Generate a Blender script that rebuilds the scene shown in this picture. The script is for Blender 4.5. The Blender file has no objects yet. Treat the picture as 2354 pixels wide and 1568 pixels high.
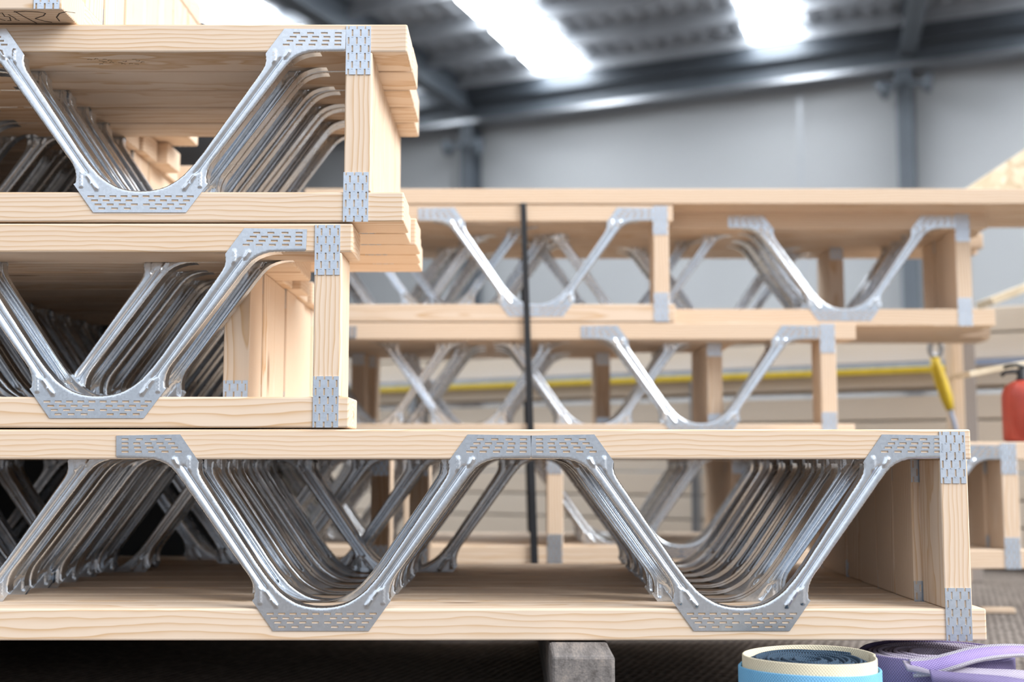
import bpy, bmesh, math, random
from math import sin, cos, pi, radians, sqrt, exp, atan
from mathutils import Vector, Matrix
from mathutils.geometry import delaunay_2d_cdt
random.seed(7)
SC = bpy.context.scene
COL = SC.collection
# ------------------------------------------------------------------ camera
F, HZ, CX, CY = 2800.0, 1060.0, 1177.0, 784.0      # focal length in px, horizon row, image centre
TH = atan((HZ - CY) / F)
Y0 = 1.60                                          # distance of the near stack's front face
YB = 2.77                                          # distance of the back stack's front face


def rel(px, py, Y):
    u = (px - CX) / F
    v = -(py - CY) / F
    k = Y / (cos(TH) - v * sin(TH))
    return Vector((u * k, Y, (sin(TH) + v * cos(TH)) * k))


BEARER_H = 0.100
ZC = BEARER_H - rel(1177, 1473, Y0).z
CAM = Vector((0, 0, ZC))


def at(px, py, Y):
    return rel(px, py, Y) + CAM


cam_data = bpy.data.cameras.new('camera')
cam_data.sensor_width = 36.0
cam_data.sensor_fit = 'HORIZONTAL'
cam_data.lens = F * 36.0 / 2354.0
cam_data.clip_start = 0.05
cam_data.clip_end = 200
cam_data.dof.use_dof = True
cam_data.dof.focus_distance = Y0
cam_data.dof.aperture_fstop = 2.9
cam = bpy.data.objects.new('camera', cam_data)
COL.objects.link(cam)
cam.location = CAM
cam.rotation_euler = (pi / 2 + TH, 0, 0)
SC.camera = cam
# ------------------------------------------------------------------ light
SC.view_settings.view_transform = 'Standard'
SC.view_settings.look = 'None'
SC.view_settings.gamma = 1.0
SC.view_settings.use_curve_mapping = False
SC.view_settings.exposure = 0.0
world = bpy.data.worlds.new('daylight')
SC.world = world
world.use_nodes = True
bg = world.node_tree.nodes['Background']
bg.inputs['Strength'].default_value = 1.15
_t = world.node_tree                                # overcast sky: brighter overhead, dim towards the skyline, dark ground
_tc = _t.nodes.new('ShaderNodeTexCoord')
_sp = _t.nodes.new('ShaderNodeSeparateXYZ')
_mr = _t.nodes.new('ShaderNodeMath')
_mr.operation = 'MULTIPLY_ADD'
_mr.inputs[1].default_value = 0.5
_mr.inputs[2].default_value = 0.5
_rp = _t.nodes.new('ShaderNodeValToRGB')
_e = _rp.color_ramp.elements
_e[0].position, _e[0].color = 0.46, (0.12, 0.117, 0.113, 1)
_e[1].position, _e[1].color = 0.52, (0.42, 0.47, 0.54, 1)
for _p, _c in ((0.66, (0.92, 0.97, 1.05, 1)), (0.95, (1.05, 1.12, 1.22, 1))):
    _x = _e.new(_p)
    _x.color = _c
_t.links.new(_tc.outputs['Generated'], _sp.inputs[0])
_t.links.new(_sp.outputs[2], _mr.inputs[0])
_t.links.new(_mr.outputs[0], _rp.inputs[0])
_t.links.new(_rp.outputs[0], bg.inputs['Color'])
sun_d = bpy.data.lights.new('sun', 'SUN')
sun_d.energy = 5.2
sun_d.angle = radians(40)
sun_d.color = (1.0, 0.985, 0.965)
sun = bpy.data.objects.new('sun', sun_d)
COL.objects.link(sun)
sun.location = (4, -6, 5)
sun.rotation_euler = Vector((-0.74, 0.36, -0.57)).to_track_quat('-Z', 'Y').to_euler()
SKYLIGHT_STRENGTH = 16.0


# ------------------------------------------------------------------ node helpers
class NT:
    def __init__(self, name):
        self.m = bpy.data.materials.new(name)
        self.m.use_nodes = True
        self.t = self.m.node_tree
        self.b = self.t.nodes['Principled BSDF']

    def n(self, typ, **kw):
        nd = self.t.nodes.new(typ)
        for k, v in kw.items():
            if k.startswith('i_'):
                key = k[2:]
                nd.inputs[int(key) if key.isdigit() else key].default_value = v
            else:
                setattr(nd, k, v)
        return nd

    def l(self, a, b):
        self.t.links.new(a, b)

    def math(self, op, a, b=None, c=None):
        nd = self.n('ShaderNodeMath', operation=op)
        for i, v in enumerate((a, b, c)):
            if v is None:
                continue
            if isinstance(v, (int, float)):
                nd.inputs[i].default_value = v
            else:
                self.l(v, nd.inputs[i])
        return nd.outputs[0]

    def ramp(self, fac, stops):
        r = self.n('ShaderNodeValToRGB')
        el = r.color_ramp.elements
        while len(el) > 1:
            el.remove(el[-1])
        el[0].position, el[0].color = stops[0][0], (*stops[0][1], 1)
        for p, c in stops[1:]:
            e = el.new(p)
            e.color = (*c, 1)
        self.l(fac, r.inputs[0])
        return r.outputs[0]

    def mix(self, fac, a, b, blend='MIX'):
        nd = self.n('ShaderNodeMix', data_type='RGBA', blend_type=blend)
        for sock, v in ((nd.inputs[0], fac), (nd.inputs[6], a), (nd.inputs[7], b)):
            if isinstance(v, (int, float)):
                sock.default_value = v
            elif isinstance(v, tuple):
                sock.default_value = (*v, 1)
            else:
                self.l(v, sock)
        return nd.outputs[2]

    def noise(self, vec, scale, detail=2.0, rough=0.5):
        nd = self.n('ShaderNodeTexNoise')
        nd.inputs['Scale'].default_value = scale
        nd.inputs['Detail'].default_value = detail
        nd.inputs['Roughness'].default_value = rough
        if vec is not None:
            self.l(vec, nd.inputs['Vector'])
        return nd.outputs[0]

    def bump(self, h, strength, dist=0.001):
        nd = self.n('ShaderNodeBump')
        nd.inputs['Strength'].default_value = strength
        nd.inputs['Distance'].default_value = dist
        self.l(h, nd.inputs['Height'])
        self.l(nd.outputs[0], self.b.inputs['Normal'])

    def set(self, **kw):
        for k, v in kw.items():
            s = self.b.inputs[k.replace('_', ' ')]
            if isinstance(v, tuple):
                s.default_value = (*v, 1)
            elif isinstance(v, (int, float)):
                s.default_value = v
            else:
                self.l(v, s)


def plain(name, col, rough=0.6, metal=0.0, noise=0.12, scale=30):
    t = NT(name)
    tc = t.n('ShaderNodeTexCoord')
    f = t.noise(tc.outputs['Object'], scale, 3)
    lo = tuple(c * (1 - noise) for c in col)
    hi = tuple(min(1, c * (1 + noise)) for c in col)
    t.set(Base_Color=t.ramp(f, [(0.3, lo), (0.7, hi)]), Roughness=rough, Metallic=metal)
    return t.m


def wood(name, axis, early, late, knot=(0.16, 0.07, 0.03), ring=0.0065, knots=0.25):
    """Sawn pine: growth rings about a pith that runs along `axis` outside the board, latewood lines, knots."""
    t = NT(name)
    tc = t.n('ShaderNodeTexCoord')
    oi = t.n('ShaderNodeObjectInfo')
    rnd = oi.outputs['Random']
    sep = t.n('ShaderNodeSeparateXYZ')
    t.l(tc.outputs['Object'], sep.inputs[0])
    order = {'X': (0, 1, 2), 'Z': (2, 1, 0)}[axis]
    A, B, C = (sep.outputs[i] for i in order)
    off = t.math('MULTIPLY', rnd, 37.0)
    along = t.math('ADD', A, off)
    cmb = t.n('ShaderNodeCombineXYZ')
    t.l(t.math('MULTIPLY', along, 2.2), cmb.inputs[0])
    t.l(t.math('MULTIPLY', B, 9.0), cmb.inputs[1])
    t.l(t.math('MULTIPLY', C, 9.0), cmb.inputs[2])
    n1 = t.noise(cmb.outputs[0], 1.3, 2)
    n2 = t.noise(cmb.outputs[0], 4.0, 2)
    # pith position differs from board to board
    r2 = t.math('FRACT', t.math('MULTIPLY', rnd, 7.31))
    py = t.math('MULTIPLY_ADD', r2, 0.14, -0.07)
    pz = t.math('MULTIPLY_ADD', t.math('FRACT', t.math('MULTIPLY', rnd, 13.7)), 0.10, -0.085)
    d1 = t.math('ADD', t.math('SUBTRACT', B, py), t.math('MULTIPLY_ADD', n1, 0.03, -0.015))
    d2 = t.math('ADD', t.math('SUBTRACT', C, pz), t.math('MULTIPLY_ADD', n2, 0.012, -0.006))
    rad = t.math('SQRT', t.math('ADD', t.math('MULTIPLY', d1, d1), t.math('MULTIPLY', d2, d2)))
    ph = t.math('FRACT', t.math('DIVIDE', rad, ring))
    late_f = t.math('POWER', ph, 3.2)
    tail = t.math('SMOOTH_MIN', late_f, t.math('MULTIPLY', t.math('SUBTRACT', 1.0, ph), 9.0), 0.05)
    cmb2 = t.n('ShaderNodeCombineXYZ')
    t.l(t.math('MULTIPLY', along, 7.0), cmb2.inputs[0])
    t.l(t.math('MULTIPLY', B, 420.0), cmb2.inputs[1])
    t.l(t.math('MULTIPLY', C, 420.0), cmb2.inputs[2])
    fib = t.noise(cmb2.outputs[0], 1.0, 3)
    patch = t.noise(cmb.outputs[0], 0.6, 2)
    tint = t.math('MULTIPLY', tail, t.math('MULTIPLY_ADD', patch, 1.5, 0.18))
    c0 = t.mix(tint, early, late)
    c1 = t.mix(t.math('MULTIPLY', t.math('SUBTRACT', fib, 0.45), 0.5), c0, tuple(c * 0.80 for c in early))
    # a little board-to-board variation
    tone = t.math('MULTIPLY_ADD', t.math('FRACT', t.math('MULTIPLY', rnd, 23.1)), 0.30, 0.0)
    c2 = t.mix(tone, c1, tuple(a * b for a, b in zip(early, (0.93, 0.84, 0.74))))
    # sparse knots
    cmb3 = t.n('ShaderNodeCombineXYZ')
    t.l(t.math('MULTIPLY', along, 3.4), cmb3.inputs[0])
    t.l(t.math('MULTIPLY', B, 12.0), cmb3.inputs[1])
    t.l(t.math('MULTIPLY', C, 12.0), cmb3.inputs[2])
    vo = t.n('ShaderNodeTexVoronoi')
    vo.inputs['Scale'].default_value = 1.0
    t.l(cmb3.outputs[0], vo.inputs['Vector'])
    sc = t.n('ShaderNodeSeparateColor')
    t.l(vo.outputs['Color'], sc.inputs[0])
    pick = t.math('LESS_THAN', sc.outputs[0], knots)
    kd = t.ramp(vo.outputs['Distance'], [(0.0, (1, 1, 1)), (0.07, (0.7, 0.7, 0.7)), (0.13, (0, 0, 0))])
    kf = t.math('MULTIPLY', t.math('MULTIPLY', kd, pick), 0.75)
    c3 = t.mix(kf, c2, knot)
    t.set(Base_Color=c3, Roughness=0.62, Specular_IOR_Level=0.25)
    t.bump(fib, 0.10, 0.0006)
    return t.m


def galv(name, col=(0.75, 0.80, 0.86), rough=0.27, metal=1.0):
    t = NT(name)
    tc = t.n('ShaderNodeTexCoord')
    vo = t.n('ShaderNodeTexVoronoi')
    vo.inputs['Scale'].default_value = 260
    t.l(tc.outputs['Object'], vo.inputs['Vector'])
    sc = t.n('ShaderNodeSeparateColor')
    t.l(vo.outputs['Color'], sc.inputs[0])
    ns = t.noise(tc.outputs['Object'], 35, 4)
    f = t.math('ADD', t.math('MULTIPLY', sc.outputs[0], 0.5), t.math('MULTIPLY', ns, 0.5))
    c = t.ramp(f, [(0.25, tuple(x * 0.95 for x in col)), (0.75, tuple(min(1, x * 1.05) for x in col))])
    t.set(Base_Color=c, Metallic=metal,
          Roughness=t.math('MULTIPLY_ADD', ns, 0.05, rough - 0.025))
    return t.m


M = {}
EARLY, LATE = (0.725, 0.594, 0.474), (0.51, 0.295, 0.115)
M['chord'] = wood('pine_lengthwise', 'X', EARLY, LATE)
M['post'] = wood('pine_upright', 'Z', EARLY, LATE, ring=0.0058)
M['old'] = wood('weathered_timber', 'Z', (0.33, 0.30, 0.285), (0.17, 0.14, 0.12), ring=0.004, knots=0.5)
M['oldx'] = wood('weathered_bearer', 'X', (0.36, 0.33, 0.31), (0.19, 0.155, 0.13), ring=0.004, knots=0.5)
M['pale'] = wood('pale_planed_pine', 'X', (0.84, 0.76, 0.66), (0.66, 0.50, 0.32), knots=0.12)
M['galv'] = galv('galvanised_web')
M['plate'] = galv('galvanised_plate', (0.67, 0.745, 0.84), 0.40)
M['black'] = plain('black_strap', (0.012, 0.014, 0.018), 0.5, noise=0.3)
M['steel'] = plain('blue_grey_steel', (0.095, 0.115, 0.14), 0.55, noise=0.08, scale=3)
M['wall'] = plain('grey_wall_panel', (0.375, 0.395, 0.415), 0.7, noise=0.03, scale=0.8)
M['yellow'] = plain('yellow_paint', (0.72, 0.52, 0.03), 0.5, noise=0.1)
M['red'] = plain('red_paint', (0.46, 0.065, 0.042), 0.35, noise=0.06)
M['rubber'] = plain('black_plastic', (0.02, 0.02, 0.022), 0.5)
M['grey'] = plain('grey_metal', (0.35, 0.37, 0.40), 0.35, metal=0.8)
M['bluestrip'] = plain('blue_plastic', (0.33, 0.40, 0.55), 0.5)
M['ink'] = plain('pencil', (0.06, 0.045, 0.035), 0.8)
M['stamp'] = plain('grey_stamp', (0.22, 0.16, 0.10), 0.8)


def roofmat():
    t = NT('roof_sheet')
    tc = t.n('ShaderNodeTexCoord')
    f = t.noise(tc.outputs['Object'], 2.0, 3)
    t.set(Base_Color=t.ramp(f, [(0.3, (0.31, 0.335, 0.37)), (0.7, (0.41, 0.44, 0.48))]), Metallic=0.3, Roughness=0.45)
    return t.m


M['roof'] = roofmat()


def skylight_mat():
    t = NT('skylight')
    t.set(Base_Color=(0.9, 0.93, 0.95), Emission_Color=(0.95, 0.98, 1.0), Emission_Strength=SKYLIGHT_STRENGTH)
    return t.m


M['sky'] = skylight_mat()


def floor_mat():
    t = NT('ground')
    tc = t.n('ShaderNodeTexCoord')
    mp = t.n('ShaderNodeMapping')
    mp.inputs['Rotation'].default_value = (0, 0, 0.35)
    t.l(tc.outputs['Object'], mp.inputs[0])
    vo = t.n('ShaderNodeTexVoronoi')
    vo.inputs['Scale'].default_value = 60
    t.l(mp.outputs[0], vo.inputs['Vector'])
    wv = t.n('ShaderNodeTexWave')
    wv.inputs['Scale'].default_value = 22
    wv.inputs['Distortion'].default_value = 2.5
    t.l(mp.outputs[0], wv.inputs[0])
    n = t.noise(mp.outputs[0], 8, 4)
    f = t.math('ADD', t.math('MULTIPLY', vo.outputs['Distance'], 0.45),
               t.math('ADD', t.math('MULTIPLY', wv.outputs[1], 0.3), t.math('MULTIPLY', n, 0.4)))
    t.set(Base_Color=t.ramp(f, [(0.25, (0.062, 0.050, 0.043)), (0.55, (0.125, 0.105, 0.091)), (0.85, (0.20, 0.172, 0.152))]),
          Roughness=0.9)
    t.bump(f, 0.5, 0.006)
    return t.m


M['floor'] = floor_mat()


def webbing(name, col, dark, edge=None):
    """Woven strap: fine warp lines along the height, weft ticks."""
    t = NT(name)
    tc = t.n('ShaderNodeTexCoord')
    sep = t.n('ShaderNodeSeparateXYZ')
    t.l(tc.outputs['UV'], sep.inputs[0])
    a = t.math('SINE', t.math('MULTIPLY', sep.outputs[0], 1700.0))
    b = t.math('SINE', t.math('MULTIPLY', sep.outputs[1], 1500.0))
    w = t.math('MULTIPLY_ADD', t.math('MULTIPLY', a, b), 0.5, 0.5)
    ns = t.noise(tc.outputs['Object'], 40, 4)
    f = t.math('ADD', t.math('MULTIPLY', w, 0.75), t.math('MULTIPLY', ns, 0.3))
    c = t.ramp(f, [(0.2, dark), (0.75, col)])
    if edge:                                         # paler selvedges of a loose tail
        v = t.math('ABSOLUTE', t.math('SUBTRACT', t.math('DIVIDE', sep.outputs[1], 0.03), 0.5))
        c = t.mix(t.math('GREATER_THAN', v, 0.33), c, t.ramp(f, [(0.2, tuple(x * 0.55 for x in edge)), (0.75, edge)]))
    t.set(Base_Color=c, Roughness=0.85, Specular_IOR_Level=0.2)
    t.bump(w, 0.6, 0.0008)
    return t.m


M['bluestrap'] = webbing('blue_webbing', (0.20, 0.47, 0.70), (0.09, 0.25, 0.44))
M['cream'] = webbing('cream_webbing', (0.72, 0.66, 0.50), (0.48, 0.42, 0.30))
M['navy'] = webbing('dark_frayed_webbing', (0.05, 0.09, 0.14), (0.012, 0.018, 0.028))
M['purple'] = webbing('purple_webbing', (0.24, 0.20, 0.37), (0.12, 0.10, 0.20))
M['lilac'] = webbing('faded_lilac_webbing', (0.46, 0.42, 0.52), (0.25, 0.22, 0.29))
M['violet'] = webbing('violet_webbing', (0.40, 0.31, 0.62), (0.20, 0.15, 0.36), edge=(0.50, 0.47, 0.55))


def rope_mat():
    t = NT('blue_white_rope')
    tc = t.n('ShaderNodeTexCoord')
    sep = t.n('ShaderNodeSeparateXYZ')
    t.l(tc.outputs['UV'], sep.inputs[0])
    f = t.math('FRACT', t.math('ADD', t.math('MULTIPLY', sep.outputs[0], 70.0), sep.outputs[1]))
    t.set(Base_Color=t.ramp(f, [(0.0, (0.04, 0.22, 0.42)), (0.55, (0.05, 0.28, 0.50)), (0.62, (0.70, 0.68, 0.58)), (1.0, (0.72, 0.70, 0.6))]),
          Roughness=0.8)
    return t.m


M['rope'] = rope_mat()


def osb_mat():
    t = NT('particle_board')
    tc = t.n('ShaderNodeTexCoord')
    vo = t.n('ShaderNodeTexVoronoi')
    vo.inputs['Scale'].default_value = 45
    t.l(tc.outputs['Object'], vo.inputs['Vector'])
    sc = t.n('ShaderNodeSeparateColor')
    t.l(vo.outputs['Color'], sc.inputs[0])
    t.set(Base_Color=t.ramp(sc.outputs[0], [(0.0, (0.52, 0.42, 0.28)), (0.5, (0.70, 0.60, 0.44)), (1.0, (0.80, 0.72, 0.58))]),
          Roughness=0.75)
    return t.m


M['osb'] = osb_mat()

# ------------------------------------------------------------------ mesh helpers


def mesh_obj(name, bm, mat, parent=None, loc=(0, 0, 0), smooth=False):
    me = bpy.data.meshes.new(name)
    bm.normal_update()
    bm.to_mesh(me)
    bm.free()
    if smooth:
        for p in me.polygons:
            p.use_smooth = True
    me.materials.append(mat)
    return link_mesh(name, me, parent, loc)


def link_mesh(name, me, parent=None, loc=(0, 0, 0), rotz=0.0):
    o = bpy.data.objects.new(name, me)
    COL.objects.link(o)
    o.parent = parent
    o.location = loc
    o.rotation_euler = (0, 0, rotz)
    return o


def tag(o, label=None, cat=None, group=None, kind=None):
    if label: o['label'] = label
    if cat: o['category'] = cat
    if group: o['group'] = group
    if kind: o['kind'] = kind
    return o


def empty(name, loc, label, cat, group=None, rotz=0.0):
    o = bpy.data.objects.new(name, None)
    COL.objects.link(o)
    o.location = loc
    o.rotation_euler = (0, 0, rotz)
    o.empty_display_size = 0.05
    return tag(o, label, cat, group)


def add_box(bm, x0, x1, y0, y1, z0, z1, bevel=0.0, seg=2):
    r = bmesh.ops.create_cube(bm, size=1.0)
    vs = r['verts']
    for v in vs:
        v.co = Vector(((x0 + x1) / 2 + v.co.x * (x1 - x0), (y0 + y1) / 2 + v.co.y * (y1 - y0), (z0 + z1) / 2 + v.co.z * (z1 - z0)))
    if bevel:
        es = list({e for v in vs for e in v.link_edges})
        bmesh.ops.bevel(bm, geom=es, offset=bevel, segments=seg, affect='EDGES', profile=0.5)
    return bm


def box_mesh(*a, **k):
    bm = bmesh.new()
    return add_box(bm, *a, **k)


def add_tube(bm, pts, r, n=10, cap=True, radii=None, uv=False):
    pts = [Vector(p) for p in pts]
    rings = []
    uvl = bm.loops.layers.uv.verify() if uv else None
    dist = [0.0]
    for a, b in zip(pts, pts[1:]):
        dist.append(dist[-1] + (b - a).length)
    up = None
    for i, p in enumerate(pts):
        d = (pts[min(i + 1, len(pts) - 1)] - pts[max(i - 1, 0)]).normalized()
        if up is None:
            up = d.orthogonal().normalized()
        up = (up - d * up.dot(d)).normalized()
        s = d.cross(up)
        rr = radii[i] if radii else r
        rings.append([bm.verts.new(p + (up * cos(2 * pi * k / n) + s * sin(2 * pi * k / n)) * rr) for k in range(n)])
    for i in range(len(rings) - 1):
        for k in range(n):
            f = bm.faces.new((rings[i][k], rings[i][(k + 1) % n], rings[i + 1][(k + 1) % n], rings[i + 1][k]))
            f.smooth = True
            if uv:
                for lp, (du, dv) in zip(f.loops, ((dist[i], k / n), (dist[i], (k + 1) / n), (dist[i + 1], (k + 1) / n), (dist[i + 1], k / n))):
                    lp[uvl].uv = (du, dv)
    if cap:
        bm.faces.new(rings[0][::-1])
        bm.faces.new(rings[-1])
    return bm


def add_lathe(bm, prof, n=40, center=(0, 0, 0)):
    c = Vector(center)
    rings = [[bm.verts.new(c + Vector((r * cos(2 * pi * k / n), r * sin(2 * pi * k / n), z))) for k in range(n)] for r, z in prof]
    for a, b in zip(rings, rings[1:]):
        for k in range(n):
            f = bm.faces.new((a[k], a[(k + 1) % n], b[(k + 1) % n], b[k]))
            f.smooth = True
    bm.faces.new(rings[0][::-1])
    bm.faces.new(rings[-1])
    return bm


def add_prism(bm, poly, y0, y1):
    """poly: (x,z) outline, extruded in y."""
    a = [bm.verts.new((x, y0, z)) for x, z in poly]
    b = [bm.verts.new((x, y1, z)) for x, z in poly]
    bm.faces.new(a)
    bm.faces.new(b[::-1])
    n = len(poly)
    for i in range(n):
        bm.faces.new((a[i], b[i], b[(i + 1) % n], a[(i + 1) % n]))
    bmesh.ops.recalc_face_normals(bm, faces=bm.faces)
    return bm


# ------------------------------------------------------------------ joist dimensions (from the front face of the near stack)
Z3 = at(1177, 1473, Y0).z
HT = (at(1177, 985, Y0).z - Z3) * 0.9955
TTOP = at(1177, 985, Y0).z - at(1177, 1053.5, Y0).z
TBOT = at(1177, 1399.5, Y0).z - Z3
CW, PITCH = 0.083, 0.0882
VCX = 741.5
XC = at(VCX, 1420, Y0).x
PX = at(1178, 1220, Y0).x - at(1177, 1220, Y0).x
VPITCH = 0.0


def wl(dx, py):
    """pixel on the near face, relative to the first V -> joist-local (x, z)"""
    p = at(VCX + dx, py, Y0)
    return Vector((p.x - XC - 0.0016, p.z - Z3))


# ------------------------------------------------------------------ the pressed steel V web
def seg_dist(p, a, b):
    ab = b - a
    t = max(0.0, min(1.0, (p - a).dot(ab) / ab.dot(ab)))
    return (p - (a + ab * t)).length


def build_web():
    left = [(0, 1396.5, 1), (-22, 1395.5, 1), (-44, 1391, 1), (-60, 1385, 1), (-75, 1376.5, 1), (-88, 1367.5, 1), (-101, 1356, 1),
            (-124, 1329, 1), (-145, 1300, 1), (-258, 1126, 1), (-267, 1112, 1), (-275, 1099, 1), (-280, 1088, 1),
            (-282, 1077, 1), (-281, 1066, 0), (-283, 1059.5, 0), (-324.5, 998.8, 0), (-471, 1001.4, 0), (-471, 1055.0, 1),
            (-400, 1055.8, 1), (-386, 1057.2, 1), (-372, 1061, 1), (-358, 1067, 1), (-347, 1075, 1), (-337, 1085.5, 1),
            (-319, 1109.5, 1), (-305, 1130, 1), (-182, 1305, 1), (-173, 1317, 1), (-164, 1331, 1), (-158, 1346, 1),
            (-155.5, 1362, 1), (-157, 1376, 0), (-159, 1381, 0), (-111, 1450.5, 0)]
    lp = [(wl(a, b), f) for a, b, f in left]
    x0 = lp[0][0].x
    lp = [(Vector((p.x - x0, p.y)), f) for p, f in lp]
    full = list(lp)
    rp = [(Vector((-p.x, p.y)), f) for p, f in lp]
    n = len(rp)
    for i in range(n - 1, 0, -1):                   # edge i-1 -> i on the left is the edge i -> i-1 here
        full.append((rp[i][0], rp[i - 1][1]))
    # resample
    poly, flag = [], []
    for i in range(len(full)):
        a, f = full[i]
        b = full[(i + 1) % len(full)][0]
        m = max(1, int((b - a).length / 0.0042))
        for k in range(m):
            poly.append(a.lerp(b, k / m))
            flag.append(f)
    N = len(poly)
    segs = [(poly[i], poly[(i + 1) % N]) for i in range(N)]
    fl = [segs[i] for i in range(N) if flag[i]]

    def W(dx, py):
        p = wl(dx, py)
        return Vector((p.x - x0, p.y))

    slots = []
    sw, sh = 18 * PX, 4.6 * PX

    def slot(c):
        slots.append((c.x - sw / 2, c.x + sw / 2, c.y - sh / 2, c.y + sh / 2))
    for py, cnt, pit in ((1411, 10, 26.1), (1421, 9, 27.1), (1431, 8, 28.5), (1441, 7, 30.2)):
        for k in range(cnt):
            c = W(0, py)
            if cnt % 2 == 1 and k == cnt // 2:
                continue
            slot(Vector(((k - (cnt - 1) / 2) * pit * PX, c.y)))
    for py, cnt, pit in ((1010, 4, 33.0), (1019.5, 5, 26.7), (1029, 5, 28.5), (1038.5, 5, 30.6)):
        for k in range(cnt):
            c = W(-452 + k * pit, py)
            slot(c)
            slot(Vector((-c.x, c.y)))
    groove = (W(-318, 1074), W(-129, 1354))
    beads = [(W(-304, 1054), W(-304.5, 1080)), (W(-141, 1353), W(-141, 1385)), (W(-130, 1356), W(-104, 1392)), (W(-338, 1056), W(-330, 1068))]
    R = 0.0036

    def inside(p):
        c = False
        for a, b in segs:
            if (a.y > p.y) != (b.y > p.y) and p.x < (b.x - a.x) * (p.y - a.y) / (b.y - a.y) + a.x:
                c = not c
        return c

    def height(p):
        q = Vector((-abs(p.x), p.y))
        d = min(seg_dist(p, a, b) for a, b in fl)
        h = 0.0
        if d < R:
            h -= R - sqrt(max(0, R * R - (R - d) ** 2))
        h -= 0.0030 * exp(-(seg_dist(q, *groove) / 0.0023) ** 2)
        for bd in beads:
            h += 0.0023 * exp(-(seg_dist(q, *bd) / 0.0022) ** 2)
        return h
    pts = list(poly)
    edges = [(i, (i + 1) % N) for i in range(N)]
    for (xa, xb, za, zb) in slots:
        k = len(pts)
        pts += [Vector((xa, za)), Vector((xb, za)), Vector((xb, zb)), Vector((xa, zb))]
        edges += [(k, k + 1), (k + 1, k + 2), (k + 2, k + 3), (k + 3, k)]
    extra = []
    for a, b in fl:                                  # rings that carry the rolled edge
        mid = (a + b) / 2
        d = (b - a).normalized()
        nn = Vector((-d.y, d.x))
        if not inside(mid + nn * 0.0005):
            nn = -nn
        for off in (0.0007, 0.0018, 0.0032):
            extra.append(mid + nn * off)
    ga, gb = groove
    gd = (gb - ga).normalized()
    gn = Vector((-gd.y, gd.x))
    gl = (gb - ga).length
    ns = int(gl / 0.0045)
    band = []
    for k in range(-2, ns + 3):
        for off in (-0.0062, -0.0045, -0.0032, -0.0021, -0.0011, 0.0, 0.0011, 0.0021, 0.0032, 0.0045, 0.0062):
            q = ga + gd * (gl * k / ns) + gn * off
            if inside(q) and min(seg_dist(q, a, b) for a, b in fl) > 0.0036:
                band.append(q)
                band.append(Vector((-q.x, q.y)))
    xs = [p.x for p in poly]
    zs = [p.y for p in poly]
    st = 0.0026
    j = 0
    z = min(zs)
    while z < max(zs):
        x = min(xs) + (st / 2 if j % 2 else 0)
        while x < max(xs):
            extra.append(Vector((x, z)))
            x += st
        z += st * 0.87
        j += 1
    gext = (ga - gd * 0.008, gb + gd * 0.008)
    for p in extra:
        if not inside(p):
            continue
        q = Vector((-abs(p.x), p.y))
        if p.x != 0 and seg_dist(q, *gext) < 0.0072 and min(seg_dist(p, a, b) for a, b in fl) > 0.0034:
            continue
        if any(xa - 0.0008 < p.x < xb + 0.0008 and za - 0.0008 < p.y < zb + 0.0008 for xa, xb, za, zb in slots):
            continue
        pts.append(p)
    pts += band
    vo, eo, fo, *_ = delaunay_2d_cdt(pts, edges, [], 1, 1e-6)
    faces = []
    for f in fo:
        c = sum((vo[i] for i in f), Vector((0, 0))) / len(f)
        if any(xa < c.x < xb and za < c.y < zb for xa, xb, za, zb in slots) or not inside(c):
            continue
        ar = sum(vo[f[k]].x * vo[f[(k + 1) % len(f)]].y - vo[f[(k + 1) % len(f)]].x * vo[f[k]].y for k in range(len(f)))
        faces.append(list(f) if ar > 0 else list(f)[::-1])      # seen from the front (-y)
    outs = []
    for p, q in fl:
        d = (q - p).normalized()
        nn = Vector((d.y, -d.x))
        if inside((p + q) / 2 + nn * 0.0004):
            nn = -nn
        outs.append(nn)

    def emboss(p):
        q = Vector((-abs(p.x), p.y))
        h = -0.0030 * exp(-(seg_dist(q, *groove) / 0.0023) ** 2)
        for bd in beads:
            h += 0.0021 * exp(-(seg_dist(q, *bd) / 0.0020) ** 2)
        return h

    co, no = [], []
    for p in vo:
        best = min(range(len(fl)), key=lambda k: seg_dist(p, *fl[k]))
        d = seg_dist(p, *fl[best])
        h = emboss(p)
        e = 0.0002
        gx = (emboss(p + Vector((e, 0))) - emboss(p - Vector((e, 0)))) / (2 * e)
        gz = (emboss(p + Vector((0, e))) - emboss(p - Vector((0, e)))) / (2 * e)
        n3 = Vector((-gx, -1.0, -gz))
        if d < R:
            h -= R - sqrt(max(0, R * R - (R - d) ** 2))
            a_ = (R - d) / R
            near = [outs[k] for k in range(len(fl)) if seg_dist(p, *fl[k]) < d + 2e-5]
            o2 = sum(near, Vector((0, 0))).normalized()
            n3 = Vector((o2.x * a_ - gx * (1 - a_), -sqrt(1 - a_ * a_), o2.y * a_ - gz * (1 - a_)))
        co.append(Vector((p.x, -h, p.y)))
        no.append(n3.normalized())
    cnt = {}
    for f in faces:
        for k in range(len(f)):
            cnt.setdefault(tuple(sorted((f[k], f[(k + 1) % len(f)]))), []).append((f[k], f[(k + 1) % len(f)]))
    border = [v[0] for v in cnt.values() if len(v) == 1]
    gmap = {}

    def gv(i):                                       # the flange's rear edge behind front vertex i
        if i not in gmap:
            gmap[i] = len(co)
            n2 = Vector((no[i].x, 0, no[i].z))
            n2 = n2.normalized() if n2.length > 1e-6 else Vector((0, -1, 0))
            co.append(Vector((co[i].x, 0.019, co[i].z)))
            no.append(n2)
        return gmap[i]
    for i, j in border:
        m = (vo[i] + vo[j]) / 2
        if min(seg_dist(m, p, q) for p, q in fl) < 2e-4:
            faces.append([j, i, gv(i), gv(j)])
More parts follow.
